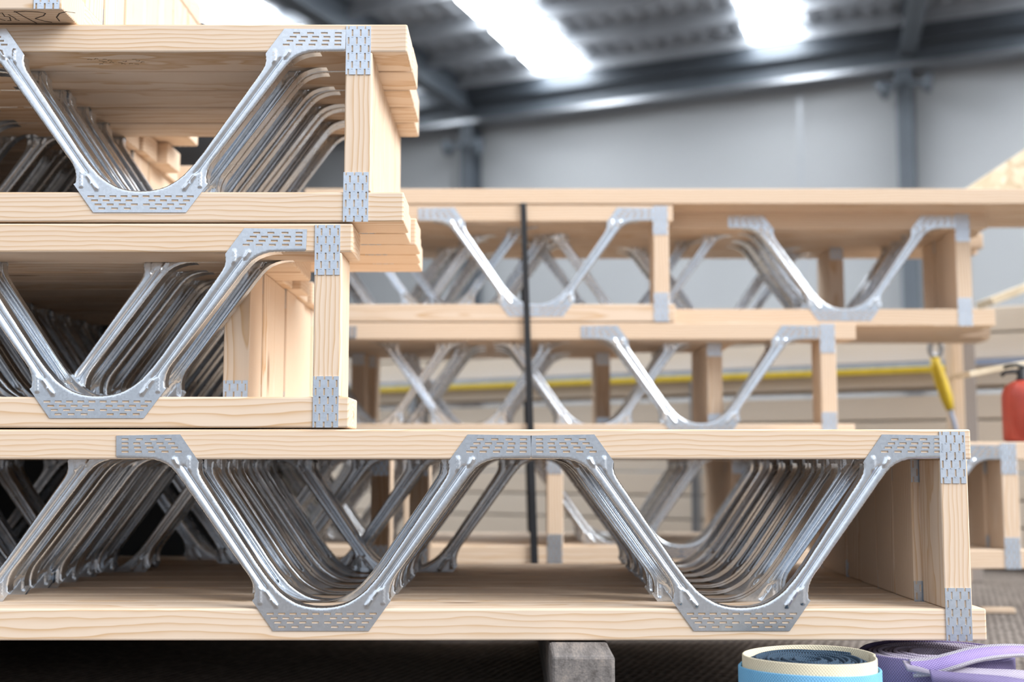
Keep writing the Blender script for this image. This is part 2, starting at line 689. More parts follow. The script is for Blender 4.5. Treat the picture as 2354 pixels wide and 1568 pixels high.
    # sheet thickness
    used = sorted({i for f in faces for i in f})
    mp = {i: k for k, i in enumerate(used)}
    co = [co[i] for i in used]
    no = [no[i] for i in used]
    faces = [[mp[i] for i in f] for f in faces]
    nv = len(co)
    cnt = {}
    for f in faces:
        for k in range(len(f)):
            cnt.setdefault(tuple(sorted((f[k], f[(k + 1) % len(f)]))), []).append((f[k], f[(k + 1) % len(f)]))
    allf = faces + [[i + nv for i in f[::-1]] for f in faces]
    allc = co + [c - n * 0.0009 for c, n in zip(co, no)]
    alln = no + [-n for n in no]
    for v in cnt.values():
        if len(v) == 1:
            i, j = v[0]
            allf.append([j, i, i + nv, j + nv])
    for (xa, xb, za, zb) in slots:                   # root of the tooth bent out of every slot
        k = len(allc)
        x1 = xa + 1.7 * PX
        allc += [Vector(q) for q in ((xa, -0.0005, za), (x1, 0.0005, za), (x1, 0.0005, zb), (xa, -0.0005, zb), (xa, 0.0012, za), (x1, 0.0012, za), (x1, 0.0012, zb), (xa, 0.0012, zb))]
        alln += [Vector((0.0, -1.0, 0.0))] * 8
        allf += [[k + i for i in q] for q in ((0, 1, 2, 3), (7, 6, 5, 4), (0, 4, 5, 1), (1, 5, 6, 2), (2, 6, 7, 3), (3, 7, 4, 0))]
    me = bpy.data.meshes.new('web')
    me.from_pydata([tuple(c) for c in allc], [], allf)
    for p in me.polygons:
        p.use_smooth = True
    me.materials.append(M['galv'])
    me.normals_split_custom_set_from_vertices([tuple(n) for n in alln])
    me.update()
    return me


def build_plate():
    w, h = 59.5 * PX, 119 * PX
    cols = [6.1, 15.3, 25.9, 35.0, 45.7, 54.4]
    xb = [0.0]
    for c in cols:
        xb += [(c - 2.0) * PX, (c + 2.0) * PX]
    xb.append(w)
    bm = bmesh.new()
    sl = []
    for k, c in enumerate(cols):
        base = (0, 27.5, 66.5, 105.5) if k % 2 == 0 else (8.5, 47.5, 86.5)
        for b in base:
            y1 = b + (8 if b == 0 else 19.5)
            if y1 > 119: y1 = 119
            sl.append((k, b * PX, y1 * PX))
    yb = sorted({0.0, round(h, 6), *[round(a, 6) for _, a, _ in sl], *[round(b, 6) for _, _, b in sl]})
    grid = {}

    def V(x, z):
        key = (round(x, 6), round(z, 6))
        if key not in grid:
            grid[key] = bm.verts.new((x - w / 2, 0, h / 2 - z))
        return grid[key]
    for i in range(len(xb) - 1):
        col = (i - 1) // 2 if i % 2 == 1 else None
        for j in range(len(yb) - 1):
            zm = (yb[j] + yb[j + 1]) / 2
            if col is not None and any(k == col and a < zm < b for k, a, b in sl):
                continue
            bm.faces.new((V(xb[i], yb[j]), V(xb[i], yb[j + 1]), V(xb[i + 1], yb[j + 1]), V(xb[i + 1], yb[j])))
    bmesh.ops.recalc_face_normals(bm, faces=bm.faces)
    if sum(f.normal.y for f in bm.faces) > 0:
        bmesh.ops.reverse_faces(bm, faces=bm.faces)
    bmesh.ops.solidify(bm, geom=list(bm.faces), thickness=0.0011)
    # bent teeth: a small lip standing at one end of every slot
    for k, a, b in sl:
        c = cols[k] * PX - w / 2
        if b - a < 0.008:
            continue
        add_box(bm, c - 1.9 * PX, c + 1.9 * PX, -0.0006, 0.0012, h / 2 - b, h / 2 - b + 2.6 * PX)
    me = bpy.data.meshes.new('nail_plate')
    bm.normal_update()
    bm.to_mesh(me)
    bm.free()
    me.materials.append(M['plate'])
    return me


WEB = build_web()
PLATE = build_plate()
POST_W = 64 * PX
POST_H = HT - TTOP - TBOT
POST = bpy.data.meshes.new('end_post')
_b = box_mesh(-POST_W / 2, POST_W / 2, 0, CW, 0, POST_H - 0.0006, bevel=0.002)
_b.to_mesh(POST)
_b.free()
POST.materials.append(M['post'])
ZP_TOP = at(1177, 1051, Y0).z - Z3
ZP_BOT = at(1177, 1411.5, Y0).z - Z3


def joist(Y, z, xl, xt, xb, posts, vf, vb, label, group, yaw=0.0):
    """floor joist: two chords on the flat, posts between them, steel webs nailed to both faces. x in metres."""
    xr = posts[0] if posts else (xl + xb) / 2
    root = empty('floor_joist', (xr, Y, z), label, 'joist', group, yaw)
    mesh_obj('top_chord', box_mesh(xl - xr, xt - xr, 0, CW, HT - TTOP, HT, bevel=0.0024), M['chord'], root)
    mesh_obj('bottom_chord', box_mesh(xl - xr, xb - xr, 0, CW, 0, TBOT, bevel=0.0024), M['chord'], root)
    for p in posts:
        link_mesh('end_post', POST, root, (p - xr, 0, TBOT + 0.0003))
        for zz in (ZP_TOP, ZP_BOT):
            link_mesh('nail_plate', PLATE, root, (p - xr - 1.5 * PX + random.uniform(-1, 1) * 0.0008, -0.0012, zz + random.uniform(-1, 1) * 0.0006))
            link_mesh('nail_plate', PLATE, root, (p - xr, CW + 0.0012, zz), pi)
    for v in vf:
        link_mesh('steel_web', WEB, root, (v - xr, -0.0011, 0))
    for v in vb:
        link_mesh('steel_web', WEB, root, (v - xr, CW + 0.0011, 0), pi)
    return root


ORD = ['first', 'second', 'third', 'fourth', 'fifth', 'sixth', 'seventh', 'eighth', 'ninth', 'tenth']


def X(px, Y=Y0, py=1060.0):
    return at(px, py, Y).x


# ------------------------------------------------------------------ near stack
GAP = 0.0022
ZROW = {3: Z3, 2: Z3 + HT + GAP, 1: Z3 + 2 * (HT + GAP), 0: Z3 + 3 * (HT + GAP)}
PYROW = {3: 1230, 2: 740, 1: 280, 0: -150}
XL = -1.75


def near(row, i, top, bot, posts, vf, vb, label, group, dy=0.0):
    py = PYROW[row]
    f = lambda px: X(px, Y0, py)
    # the joists run on to the left of the frame, so do their webs
    def ext(v):
        v = sorted(v)
        while v and f(v[0] - 940 - 470) > XL + 0.01 and v[0] > -760:
            v.insert(0, v[0] - 940)
        return [f(a) for a in v]
    return joist(Y0 + i * PITCH + dy, ZROW[row], XL, f(top), f(bot), [f(p + 32) for p in posts], ext(vf), ext(vb), label, group)


G3 = 'joists in the bottom tier of the near stack'
G2 = 'joists in the middle tier of the near stack'
G1 = 'joists in the third tier of the near stack'
G0 = 'joists in the top tier of the near stack'
J = lambda i, t: 'timber floor joist with steel V webs, %s from the front, %s tier of near stack' % (ORD[i], t)
# bottom tier
near(3, 0, 2240, 2261, [2166], [-515, 741.5, 1701], [-500, 715, 1672], 'foremost joist of the near bottom tier, two whole steel Vs sharp in front', G3)
jit = lambda a: random.uniform(-a, a)
base3 = [(-196, 738, 1676, 2148), (-200, 742, 1680, 2150), (-180, 745, 1686, 2152), (-190, 748, 1688, 2158), (-184, 744, 1682, 2152)]
for i, (a, b, c, p) in enumerate(base3, 1):
    near(3, i, p + 72 + jit(8), p + 90 + jit(8), [p], [a, b, c], [a + jit(7), b + jit(7), c + jit(5)], J(i, 'bottom'), G3)
near(3, 6, 2240, 2262, [2160], [-85, 852], [-95, 845], J(6, 'bottom'), G3)
near(3, 7, 2236, 2258, [2158], [-387, 550, 1690], [-380, 555, 1684], J(7, 'bottom'), G3)
near(3, 8, 912, 930, [836], [354], [350], J(8, 'bottom'), G3)
near(3, 9, 760, 790, [690], [208], [204], J(9, 'bottom'), G3)
# middle tier
near(2, 0, 808, 805, [720], [230], [238], 'foremost joist of the middle tier, right end stopping short of the joist above', G2)
for i in range(1, 10):
    p = [478, 480, 478, 482, 478, 476, 480, 477, 479][i - 1]
    v = p - 14 - 468
    near(2, i, p + 72 + [92, 86, 12, 30, 2, 18, 6, 0, 8][i - 1], p + 74 + jit(4), [p], [v], [v + jit(5)], J(i, 'middle'), G2)
# third tier
third_front = near(1, 0, 935, 930, [791], [328], [326], 'foremost joist of the third tier, top chord overhanging its end post on the right', G1)
for i, (t, b) in enumerate(((936, 922), (917, 935), (917, 925), (905, 918)), 1):
    near(1, i, t, b, [790 + jit(3)], [326 + jit(5)], [326 + jit(5)], J(i, 'third'), G1)
for i in range(5, 10):
    near(1, i, 60 + jit(25), 40 + jit(15), [-40 + jit(6)], [-524 + jit(6)], [-524], J(i, 'third'), G1)
# top tier: its lower edge shows at the upper left
top = []
for i in range(8):
    lab = J(i, 'top') if i else 'foremost joist at the upper left corner with RC pencilled under its bottom chord'
    e = 178 + jit(3)
    top.append(near(0, i - 0.54, e, e, [e - 66], [e - 66 - 482], [e - 66 - 482], lab, G0))


# pencil writing on the underside of the foremost top-tier joist
def strokes(name, root, lines, x0, y0, s, mat, r=0.0009, zz=-0.0002):
    bm = bmesh.new()
    for ln in lines:
        add_tube(bm, [(x0 + a * s, y0 + (1 - b) * s, zz) for a, b in ln], r, 6)
    for v in bm.verts:
        v.co.z = zz + (v.co.z - zz) * 0.25
    o = mesh_obj(name, bm, mat, root)
    return o


def child(root, nm):
    return [c for c in root.children if c.name.split('.')[0] == nm][0]


bc = child(top[0], 'bottom_chord')
Rr = [[(0, 1), (.12, .5), (.3, -.1)], [(-.05, .95), (.35, 1.0), (.75, .95), (.95, .82), (.8, .6), (.5, .4), (.42, .33)], [(.42, .33), (.65, .1), (.85, -.02)]]
Cc = [[(1.95, .85), (1.7, .98), (1.4, .8), (1.18, .45), (1.15, .1)]]
e0 = -0.0
xr0 = bc.parent.location.x
ex = X(20, Y0 - 0.54 * PITCH, 40) - xr0
strokes('pencil_mark', bc, Rr + Cc, ex + 0.005, 0.006, 0.040, M['ink'], 0.0009)
Sc = [[(-.9, .9), (-.75, .6), (-.85, .3), (-.7, .1)], [(-.62, .8), (-.5, .85), (-.55, .5), (-.4, .45), (-.5, .1), (-.62, .1)],
      [(-.35, .7), (-.25, .3)], [(-1.3, .7), (-1.15, .3), (-1.3, .1)], [(-.3, .25), (-.2, .1)]]
strokes('pencil_mark', bc, Sc, ex + 0.005, 0.006, 0.038, M['ink'], 0.0008)

tc_ = child(third_front, 'top_chord')
sx = X(262, Y0 * 1.03, 145) - third_front.location.x
rs = random.Random(3)
dashes = []
for r_ in range(4):
    for c_ in range(7):
        u, v = c_ * 0.5 + rs.uniform(-.1, .1) - r_ * 0.15, r_ * 0.33 + rs.uniform(-.05, .05)
        if rs.random() < 0.7:
            dashes.append([(u, v), (u + 0.16, v + rs.uniform(-.12, .2)), (u + 0.28, v + rs.uniform(-.1, .1))])
strokes('ink_stamp', tc_, dashes, sx - 0.02, 0.030, 0.020, M['stamp'], 0.0007, HT - TTOP - 0.0002)

# ------------------------------------------------------------------ back stack
ZB = {3: Z3, 2: Z3 + HT + GAP, 1: Z3 + 2 * (HT + GAP)}
PYB = {3: 1150, 2: 860, 1: 590}
BXL = -0.50


def back(row, i, top, bot, posts, vf, vb, label, group, yb=YB, xl=BXL):
    f = lambda px: X(px, yb, PYB[row])
    k = Y0 / yb
    return joist(yb + i * PITCH, ZB[row], xl, f(top), f(bot), [f(p + 18) for p in posts], [f(v) for v in vf], [f(v) for v in vb], label, group)


K = lambda i, t: 'blurred timber floor joist, %s from the front, %s tier of the back stack' % (ORD[i], t)
H1, H2, H3 = ('joists in the top tier of the back stack', 'joists in the middle tier of the back stack', 'joists in the bottom tier of the back stack')
back(1, 0, 1548, 1551, [1502], [1232], [445, 1002], 'joist ending right of the black strap in the top tier of back stack', H1)
back(1, 1, 2308, 2318, [2230], [1962], [1067, 1964], 'long joist running far right in the top tier of back stack', H1)
back(1, 2, 2320, 2330, [2240], [900, 1480], [880, 1425, 1968], K(2, 'top'), H1)
back(1, 3, 2320, 2325, [2238], [500, 1075, 1968], [500, 1075, 1968], K(3, 'top'), H1)
back(1, 4, 2400, 2410, [2000], [820, 1690], [820, 1690], K(4, 'top'), H1)
back(1, 5, 2420, 2440, [2010], [900, 1740], [900, 1740], K(5, 'top'), H1)
back(2, 0, 1970, 1962, [1887], [545, 1610], [545, 1075, 1612], 'joist with a single clear V in the middle tier of back stack', H2)
back(2, 1, 1712, 1722, [1640], [831, 1372], [872, 1413 - 41], K(1, 'middle'), H2)
back(2, 2, 1712, 1725, [1642], [872, 1415 - 41], [872, 1374], K(2, 'middle'), H2)
back(2, 3, 1715, 1730, [1642], [872, 1374], [872, 1374], K(3, 'middle'), H2)
back(2, 4, 1480, 1500, [1395, 760], [1090], [1090], K(4, 'middle'), H2)
back(2, 5, 1500, 1510, [1395, 780], [1090], [500, 1090], K(5, 'middle'), H2)
back(3, 0, 1900, 1900, [1258, 928], [620, 1565], [620, 1565], 'joist with a brown mid post in the bottom tier of back stack', H3)
back(3, 1, 1900, 1900, [1700], [890, 1430], [890, 1430], K(1, 'bottom'), H3)
back(3, 2, 1890, 1895, [1700], [800, 1425], [800, 1425], K(2, 'bottom'), H3)
back(3, 3, 1900, 1905, [1705], [1432], [1432], K(3, 'bottom'), H3)
back(3, 4, 1905, 1900, [1705], [640, 1432], [640, 1432], K(4, 'bottom'), H3)
back(3, 5, 1905, 1910, [1705], [700, 1436], [700, 1436], K(5, 'bottom'), H3)
HR = 'joists beyond the lower right corner'
for i in range(4):
    back(3, i, 2372, 2360, [2306 + (0, -6, 4, -3)[i]], [2034], [2034], ['joist under the fire extinguisher, foremost beyond the near stack right end',
         'joist second from the front in the low stack under the fire extinguisher',
         'joist third from the front in the low stack under the fire extinguisher',
         'joist rearmost in the low stack under the fire extinguisher'][i], HR, yb=2.65, xl=X(1800, 2.65))

# loose boards across the top of the back stack
ZT = ZB[1] + HT + 0.002


def board(name, x0, x1, y0, y1, z0, z1, label, cat, group=None, mat=None, rot=None, bevel=0.002):
    c = Vector(((x0 + x1) / 2, (y0 + y1) / 2, z0))
    o = mesh_obj(name, box_mesh(x0 - c.x, x1 - c.x, y0 - c.y, y1 - c.y, 0, z1 - z0, bevel=bevel), mat or M['chord'], None, c)
    if rot: o.rotation_euler = rot
    return tag(o, label, cat, group)


board('timber_beam', X(700, YB, 450), X(2354, YB, 450) + 0.9, YB - 0.002, YB + 0.088, ZT, ZT + 0.036,
      'long pale beam lying along the top of the back stack', 'beam', 'loose beams on the back stack')
board('timber_beam', X(900, YB, 450), X(2354, YB, 450) + 0.5, YB + 0.10, YB + 0.19, ZT, ZT + 0.034,
      'second pale beam, directly behind the long front one on the back stack', 'beam', 'loose beams on the back stack')
board('timber_beam', X(1400, YB, 450), X(2354, YB, 450) + 0.7, YB + 0.20, YB + 0.29, ZT, ZT + 0.034,
      'third pale beam back, hidden behind two others on the back stack', 'beam', 'loose beams on the back stack')

# black strap round the back stack
def strap_loop():
    bm = bmesh.new()
    w, t = 0.0072, 0.0015
    xt, xb = at(1203, 470, YB - 0.006).x, at(1229, 1280, YB - 0.006).x
    zt, zb = ZB[1] + HT + 0.0008, Z3 - 0.0018
    yf, yr = YB - 0.0065, YB + 6 * PITCH + 0.004
    pts = [Vector((xt, yf, zt)), Vector((xb, yf, zb)), Vector((xb, yr, zb)), Vector((xt, yr, zt))]
    inn, out = [], []
    for i, p in enumerate(pts):
        ww = w * (0.9 if i in (0, 3) else 1.15)
        dy = -t if i in (0, 1) else t
        dz = t if i in (0, 3) else -t
        inn.append([bm.verts.new(p + Vector((s * ww, 0, 0))) for s in (-1, 1)])
        out.append([bm.verts.new(p + Vector((s * ww, dy, dz))) for s in (-1, 1)])
    for i in range(4):
        j = (i + 1) % 4
        bm.faces.new((inn[i][0], inn[i][1], inn[j][1], inn[j][0]))
        bm.faces.new((out[i][0], out[j][0], out[j][1], out[i][1]))
        for s in (0, 1):
            bm.faces.new((inn[i][s], inn[j][s], out[j][s], out[i][s]))
    bmesh.ops.recalc_face_normals(bm, faces=bm.faces)
    return tag(mesh_obj('strap', bm, M['black']), 'black strap wrapped upright round the back stack of joists', 'strap')


strap_loop()

# ------------------------------------------------------------------ bearers under the stacks
def bearer(cx, y0, y1, w, label, h=BEARER_H, ):
    c = Vector((cx, y0, 0))
    bm = box_mesh(-w / 2, w / 2, 0, y1 - y0, 0, h - 0.0022, bevel=0.004)
    return tag(mesh_obj('timber_bearer', bm, M['bear'], None, c), label, 'bearer', 'bearers under the stacks')


def wood_y():
    t = NT('weathered_end')
    tc = t.n('ShaderNodeTexCoord')
    sep = t.n('ShaderNodeSeparateXYZ')
    t.l(tc.outputs['Object'], sep.inputs[0])
    cm = t.n('ShaderNodeCombineXYZ')
    t.l(t.math('MULTIPLY', sep.outputs[0], 1.0), cm.inputs[0])
    t.l(t.math('MULTIPLY', sep.outputs[1], 0.12), cm.inputs[1])
    t.l(t.math('MULTIPLY', sep.outputs[2], 1.0), cm.inputs[2])
    n = t.noise(cm.outputs[0], 60, 5, 0.6)
    n2 = t.noise(cm.outputs[0], 420, 3, 0.6)
    f = t.math('ADD', t.math('MULTIPLY', n, 0.65), t.math('MULTIPLY', n2, 0.35))
    t.set(Base_Color=t.ramp(f, [(0.32, (0.055, 0.045, 0.040)), (0.5, (0.17, 0.157, 0.152)), (0.7, (0.33, 0.285, 0.25))]), Roughness=0.9)
    t.bump(f, 0.8, 0.002)
    return t.m


M['bear'] = wood_y()
yb0 = Y0 * 0.932
bx = X(1341, yb0, 1540)
bearer(bx, yb0, Y0 + 8.6 * PITCH, 147 * yb0 / F * 0.97, 'weathered grey timber block end under the near stack')
bearer(-1.05, Y0 - 0.06, Y0 + 10.2 * PITCH, 0.09, 'timber bearer under the near stack left of the frame')
bearer(X(1000, YB), YB - 0.03, YB + 6.2 * PITCH, 0.09, 'timber bearer in the shade under the back stack')
bearer(X(2060, 2.65), 2.71, 2.65 + 4.2 * PITCH, 0.09, 'timber bearer under the low stack at lower right')


# rope tied round the bearer's front end
def rope():
    bm = bmesh.new()
    hw = 147 * yb0 / F / 2
    pts = []
    ctl = [(-hw - 0.045, 0.012), (-hw - 0.036, 0.026), (-hw - 0.022, 0.043), (-hw - 0.006, 0.052)]
    l = [Vector((bx + a, yb0 + 0.02, b + 0.006)) for a, b in ctl]
    r = [Vector((bx + hw + 0.006, yb0 + 0.02, 0.056)), Vector((bx + hw + 0.018, yb0 + 0.018, 0.050)), Vector((bx + hw + 0.032, yb0 + 0.016, 0.034)), Vector((bx + hw + 0.05, yb0 + 0.01, 0.010))]
    fl = [Vector((bx - hw - 0.12, yb0 - 0.01, 0.0065)), Vector((bx - hw - 0.075, yb0 + 0.005, 0.0065)), Vector((bx - hw - 0.056, yb0 + 0.015, 0.009))]
    behind = [Vector((bx - hw - 0.004, yb0 + 0.02, 0.0975 - 0.04))]
    path1 = fl + l
    add_tube(bm, smooth_path(path1), 0.0062, 10, uv=True)
    add_tube(bm, smooth_path(r + [Vector((bx + hw + 0.10, yb0 - 0.005, 0.0065))]), 0.0062, 10, uv=True)
    return tag(mesh_obj('rope', bm, M['rope']), 'blue and white twisted rope at both sides of the timber block', 'rope')


def smooth_path(p, n=6):
    out = []
    for i in range(len(p) - 1):
        a, b, c, d = p[max(i - 1, 0)], p[i], p[i + 1], p[min(i + 2, len(p) - 1)]
        for k in range(n):
            t = k / n
            out.append(0.5 * ((2 * b) + (c - a) * t + (2 * a - 5 * b + 4 * c - d) * t * t + (3 * b - a - 3 * c + d) * t ** 3))
    out.append(p[-1])
    return out


rope()


# ------------------------------------------------------------------ rolls of webbing on the floor
def spiral_strip(bm, r0, r1, a0, a1, z0, z1, th, zwave=0.0, n=None):
    """a strap wound from radius r0 to r1 over angles a0..a1"""
    n = n or int(abs(a1 - a0) / (2 * pi) * 48) + 2
    uvl = bm.loops.layers.uv.verify()
    rows = []
    s = 0.0
    prev = None
    for i in range(n):
        t = i / (n - 1)
        a = a0 + (a1 - a0) * t
        r = r0 + (r1 - r0) * t
        dz = zwave * sin(a * 1.7 + 0.6)
        c = Vector((cos(a), sin(a), 0))
        if prev is not None:
            s += ((c * r) - prev).length
        prev = c * r
        rows.append((s, [bm.verts.new(c * (r + o) + Vector((0, 0, zz + dz * (zz > z0 + 0.001)))) for o, zz in
                         ((0, z0), (0, z1 - th * .3), (-th * .3, z1), (-th * .7, z1), (-th, z1 - th * .3), (-th, z0))]))
    vv = (0, 1, 1.02, 1.03, 1.05, 2.05)
    for (sa, A), (sb, B) in zip(rows, rows[1:]):
        for k in range(5):
            f = bm.faces.new((A[k], B[k], B[k + 1], A[k + 1]))
            f.smooth = True
            hgt = z1 - z0
            for lp, uv in zip(f.loops, ((sa, vv[k] * hgt), (sb, vv[k] * hgt), (sb, vv[k + 1] * hgt), (sa, vv[k + 1] * hgt))):
                lp[uvl].uv = uv
    for _, A in (rows[0], rows[-1]):
        bm.faces.new(A)
    bmesh.ops.recalc_face_normals(bm, faces=bm.faces)


def ribbon(bm, path, width_dirs, th, uvw=0.05):
    """strap following a path; width_dirs gives the half-width vector at each point"""
    uvl = bm.loops.layers.uv.verify()
    rows = []
    s = 0
    for i, (p, w) in enumerate(zip(path, width_dirs)):
        if i:
            s += (p - path[i - 1]).length
        d = (path[min(i + 1, len(path) - 1)] - path[max(i - 1, 0)]).normalized()
        nn = d.cross(w).normalized() * th / 2
        rows.append((s, [bm.verts.new(q) for q in (p - w - nn, p + w - nn, p + w + nn, p - w + nn)]))
    for (sa, A), (sb, B) in zip(rows, rows[1:]):
        for k in range(4):
            f = bm.faces.new((A[k], A[(k + 1) % 4], B[(k + 1) % 4], B[k]))
            f.smooth = k in (0, 2)
            v0, v1 = ((0, uvw), (uvw, uvw), (uvw, 0), (0, 0))[k]
            for lp, uv in zip(f.loops, ((sa, v0), (sa, v1), (sb, v1), (sb, v0))):
                lp[uvl].uv = uv
    for _, A in (rows[0], rows[-1]):
        bm.faces.new(A)
    bmesh.ops.recalc_face_normals(bm, faces=bm.faces)


YR = 1.505
cb = at(1860, 1505, YR)
blue = empty('webbing_roll', (cb.x, YR, 0), 'rolled blue webbing strap with a cream inner turn, on the floor', 'strap roll')
hb = cb.z
rb = 158 * YR / F
b = bmesh.new(); spiral_strip(b, rb, rb - 0.001, pi * 0.9, pi * 2.95, 0.001, hb - 0.013, 0.0030, 0.0018)
mesh_obj('outer_turn', b, M['bluestrap'], blue, smooth=True)
b = bmesh.new(); spiral_strip(b, rb - 0.0045, rb - 0.0055, 0, pi * 2.05, 0.001, hb, 0.0028, 0.0012)
mesh_obj('cream_turn', b, M['cream'], blue, smooth=True)
b = bmesh.new(); spiral_strip(b, rb - 0.0095, 0.016, 0.6, 0.6 + 2 * pi * 13, 0.001, hb - 0.006, 0.0034, 0.0022)
mesh_obj('inner_turns', b, M['navy'], blue, smooth=True)

YP = 1.625
cp = at(2130, 1497, YP)
purp = empty('webbing_roll', (cp.x + 0.012, YP, 0), 'rolled faded purple webbing strap with loose tails, on the floor', 'strap roll')
hp = min(cp.z, BEARER_H - 0.012)
rp = 0.098
b = bmesh.new(); spiral_strip(b, rp, rp - 0.004, 0, pi * 4.2, 0.001, hp, 0.0035, 0.0015)
mesh_obj('outer_turn', b, M['purple'], purp, smooth=True)
b = bmesh.new(); spiral_strip(b, rp - 0.009, 0.03, 0, 2 * pi * 9, 0.001, hp - 0.001, 0.0052, 0.0014)
mesh_obj('inner_turns', b, M['lilac'], purp, smooth=True)
o0 = purp.location
def pp(px, py, Y): return at(px, py, Y) - o0
def tail(pts, halfw, mat, twist=(0.0, 0.0)):
    b = bmesh.new()
    path = smooth_path([pp(*q) for q in pts], 8)
    n = len(path)
    w = []
    for i in range(n):
        t = i / (n - 1)
        ang = twist[0] + (twist[1] - twist[0]) * t
        w.append(Vector((0.0, halfw * cos(ang), halfw * sin(ang))))
    ribbon(b, path, w, 0.0026, 0.03)
    return mesh_obj('strap_tail', b, mat, purp)


tail([(2095, 1536, 1.53), (2140, 1532, 1.52), (2190, 1519, 1.515), (2240, 1505, 1.52), (2300, 1497, 1.53), (2370, 1496, 1.55), (2470, 1504, 1.57)], 0.0125, M['violet'], (0.9, 0.30))
tail([(2080, 1530, 1.535), (2130, 1539, 1.52), (2190, 1546, 1.51), (2270, 1552, 1.50), (2350, 1556, 1.50), (2460, 1566, 1.51)], 0.0095, M['lilac'], (0.45, 0.75))
tail([(2140, 1556, 1.50), (2200, 1562, 1.485), (2260, 1566, 1.475), (2330, 1572, 1.47), (2430, 1590, 1.47)], 0.0090, M['purple'], (0.9, 0.6))

# dark block added to blacken the gaps behind the near stack
def wrapped():  # invented block, there only to keep the void dark
    x0, x1, y0, y1, z0, z1 = -2.3, -0.56, Y0 + 10.6 * PITCH, 3.5, 0.0, 1.06
    bm = bmesh.new()
    add_box(bm, x0, x1, y0, y1, z0, z1, bevel=0.02)
    bmesh.ops.subdivide_edges(bm, edges=[e for e in bm.edges if e.calc_length() > 0.3], cuts=14, use_grid_fill=True)
    for v in bm.verts:
        if v.co.z > 0.01:
            v.co += Vector((random.uniform(-1, 1), random.uniform(-1, 1), random.uniform(-1, 1))) * 0.004
    return tag(mesh_obj('shade_block', bm, M['shade_fill'], smooth=True), 'added dark block standing in for deep shade behind the left of near stack', 'pack')


M['shade_fill'] = plain('shade_block_black', (0.010, 0.010, 0.011), 0.45, noise=0.2, scale=4)  # near-black, so the added block reads as deep shade
wrapped()

# offcut on the floor at the right
p = at(2285, 1388, 2.72)
board('timber_offcut', p.x - 0.035, p.x + 0.035, 2.69, 2.715, 0.001, 0.012, 'thin yellow offcut of wood lying on the floor at right', 'offcut', rot=(0, 0, -0.15))

# ------------------------------------------------------------------ timber pack beyond the stacks
PA = at(2240, 1060, 3.75); PA.z = 0
PB = at(800, 1060, 5.0); PB.z = 0
pdir = (PA - PB).normalized()
pyaw = math.atan2(pdir.y, pdir.x)
pn = Vector((-pdir.y, pdir.x, 0))
plen = (PA - PB).length + 1.0


def packpos(s, d):
    return PB + pdir * s + pn * d


lay = 0
z = 0.05
H_L = 0.082
WORDS = ['bottom', 'second', 'third', 'fourth', 'fifth', 'sixth', 'seventh', 'eighth', 'ninth', 'tenth']
NL = 9
for k in range(NL):
    cut = plen + random.uniform(-0.05, 0.05)
    for q in range(2):
        c = packpos(-0.3, q * 0.135)
        o = mesh_obj('timber_board', box_mesh(0, cut, 0, 0.13, 0, H_L - 0.006, bevel=0.003), M['pale'], None, (c.x, c.y, z), )
        o.rotation_euler = (0, 0, pyaw)
        tag(o, '%s pale board of the timber pack behind the stacks, %s row' % (('lowest' if k == 0 else 'topmost' if k == NL - 1 else WORDS[k] + ' from below,'), 'front' if q == 0 else 'rear'),
            'board', 'boards of the timber pack')
    z += H_L
    if k == 5:
        z += 0.02
zpack = z
for s in (0.3, 2.0):
    c = packpos(s, 0.0)
    o = mesh_obj('timber_bearer', box_mesh(-0.045, 0.045, 0.0, 0.27, 0, 0.049), M['bear'], None, c)
    o.rotation_euler = (0, 0, pyaw)
    tag(o, 'timber bearer under the %s part of the timber pack' % ('left' if s < 1 else 'right'), 'bearer', 'bearers under the timber pack')
# yellow rail and blue strip in front of the pack
zy = at(2200, 848, 3.75).z
c = packpos(-0.2, -0.045)
o = mesh_obj('yellow_rail', box_mesh(0, plen - 0.82, 0, 0.03, -0.009, 0.009, bevel=0.002), M['yellow'], None, (c.x, c.y, zy)); o.rotation_euler = (0, 0, pyaw)
tag(o, 'yellow painted steel rail running along the timber pack', 'rail')
c = packpos(-0.2, -0.03)
o = mesh_obj('plastic_strip', box_mesh(0, plen - 0.2, 0, 0.025, 0.0095, 0.026, bevel=0.001), M['bluestrip'], None, (c.x, c.y, zy)); o.rotation_euler = (0, 0, pyaw)
tag(o, 'pale blue strip lying on the yellow rail by the timber pack', 'strip')
# stanchion that carries the rail
for s, w in ((0.35, 'left'), (plen - 1.9, 'right')):
    c = packpos(s, -0.045)
    o = mesh_obj('rail_post', box_mesh(-0.012, 0.012, 0.0, 0.03, 0, zy - 0.0095), M['grey'], None, c)
    o.rotation_euler = (0, 0, pyaw)
    tag(o, 'thin grey post holding the %s part of the yellow rail' % w, 'post', 'posts of the yellow rail')

# posts, hook and strap at the right of the back stack
YQ = YB + 6.9 * PITCH
a0, a1 = at(2192, 900, YQ).x, at(2217, 900, YQ).x
board('timber_post', a0, a1, YQ, YQ + 0.06, 0.0005, 1.0, 'pale yellow timber post right of the hanging hook', 'post', mat=M['post'])
a0, a1 = at(2218, 900, YQ).x, at(2247, 900, YQ).x
board('timber_post', a0, a1, YQ + 0.005, YQ + 0.06, 0.0005, 1.0, 'weathered grey timber post left of the fire extinguisher', 'post', mat=M['old'])
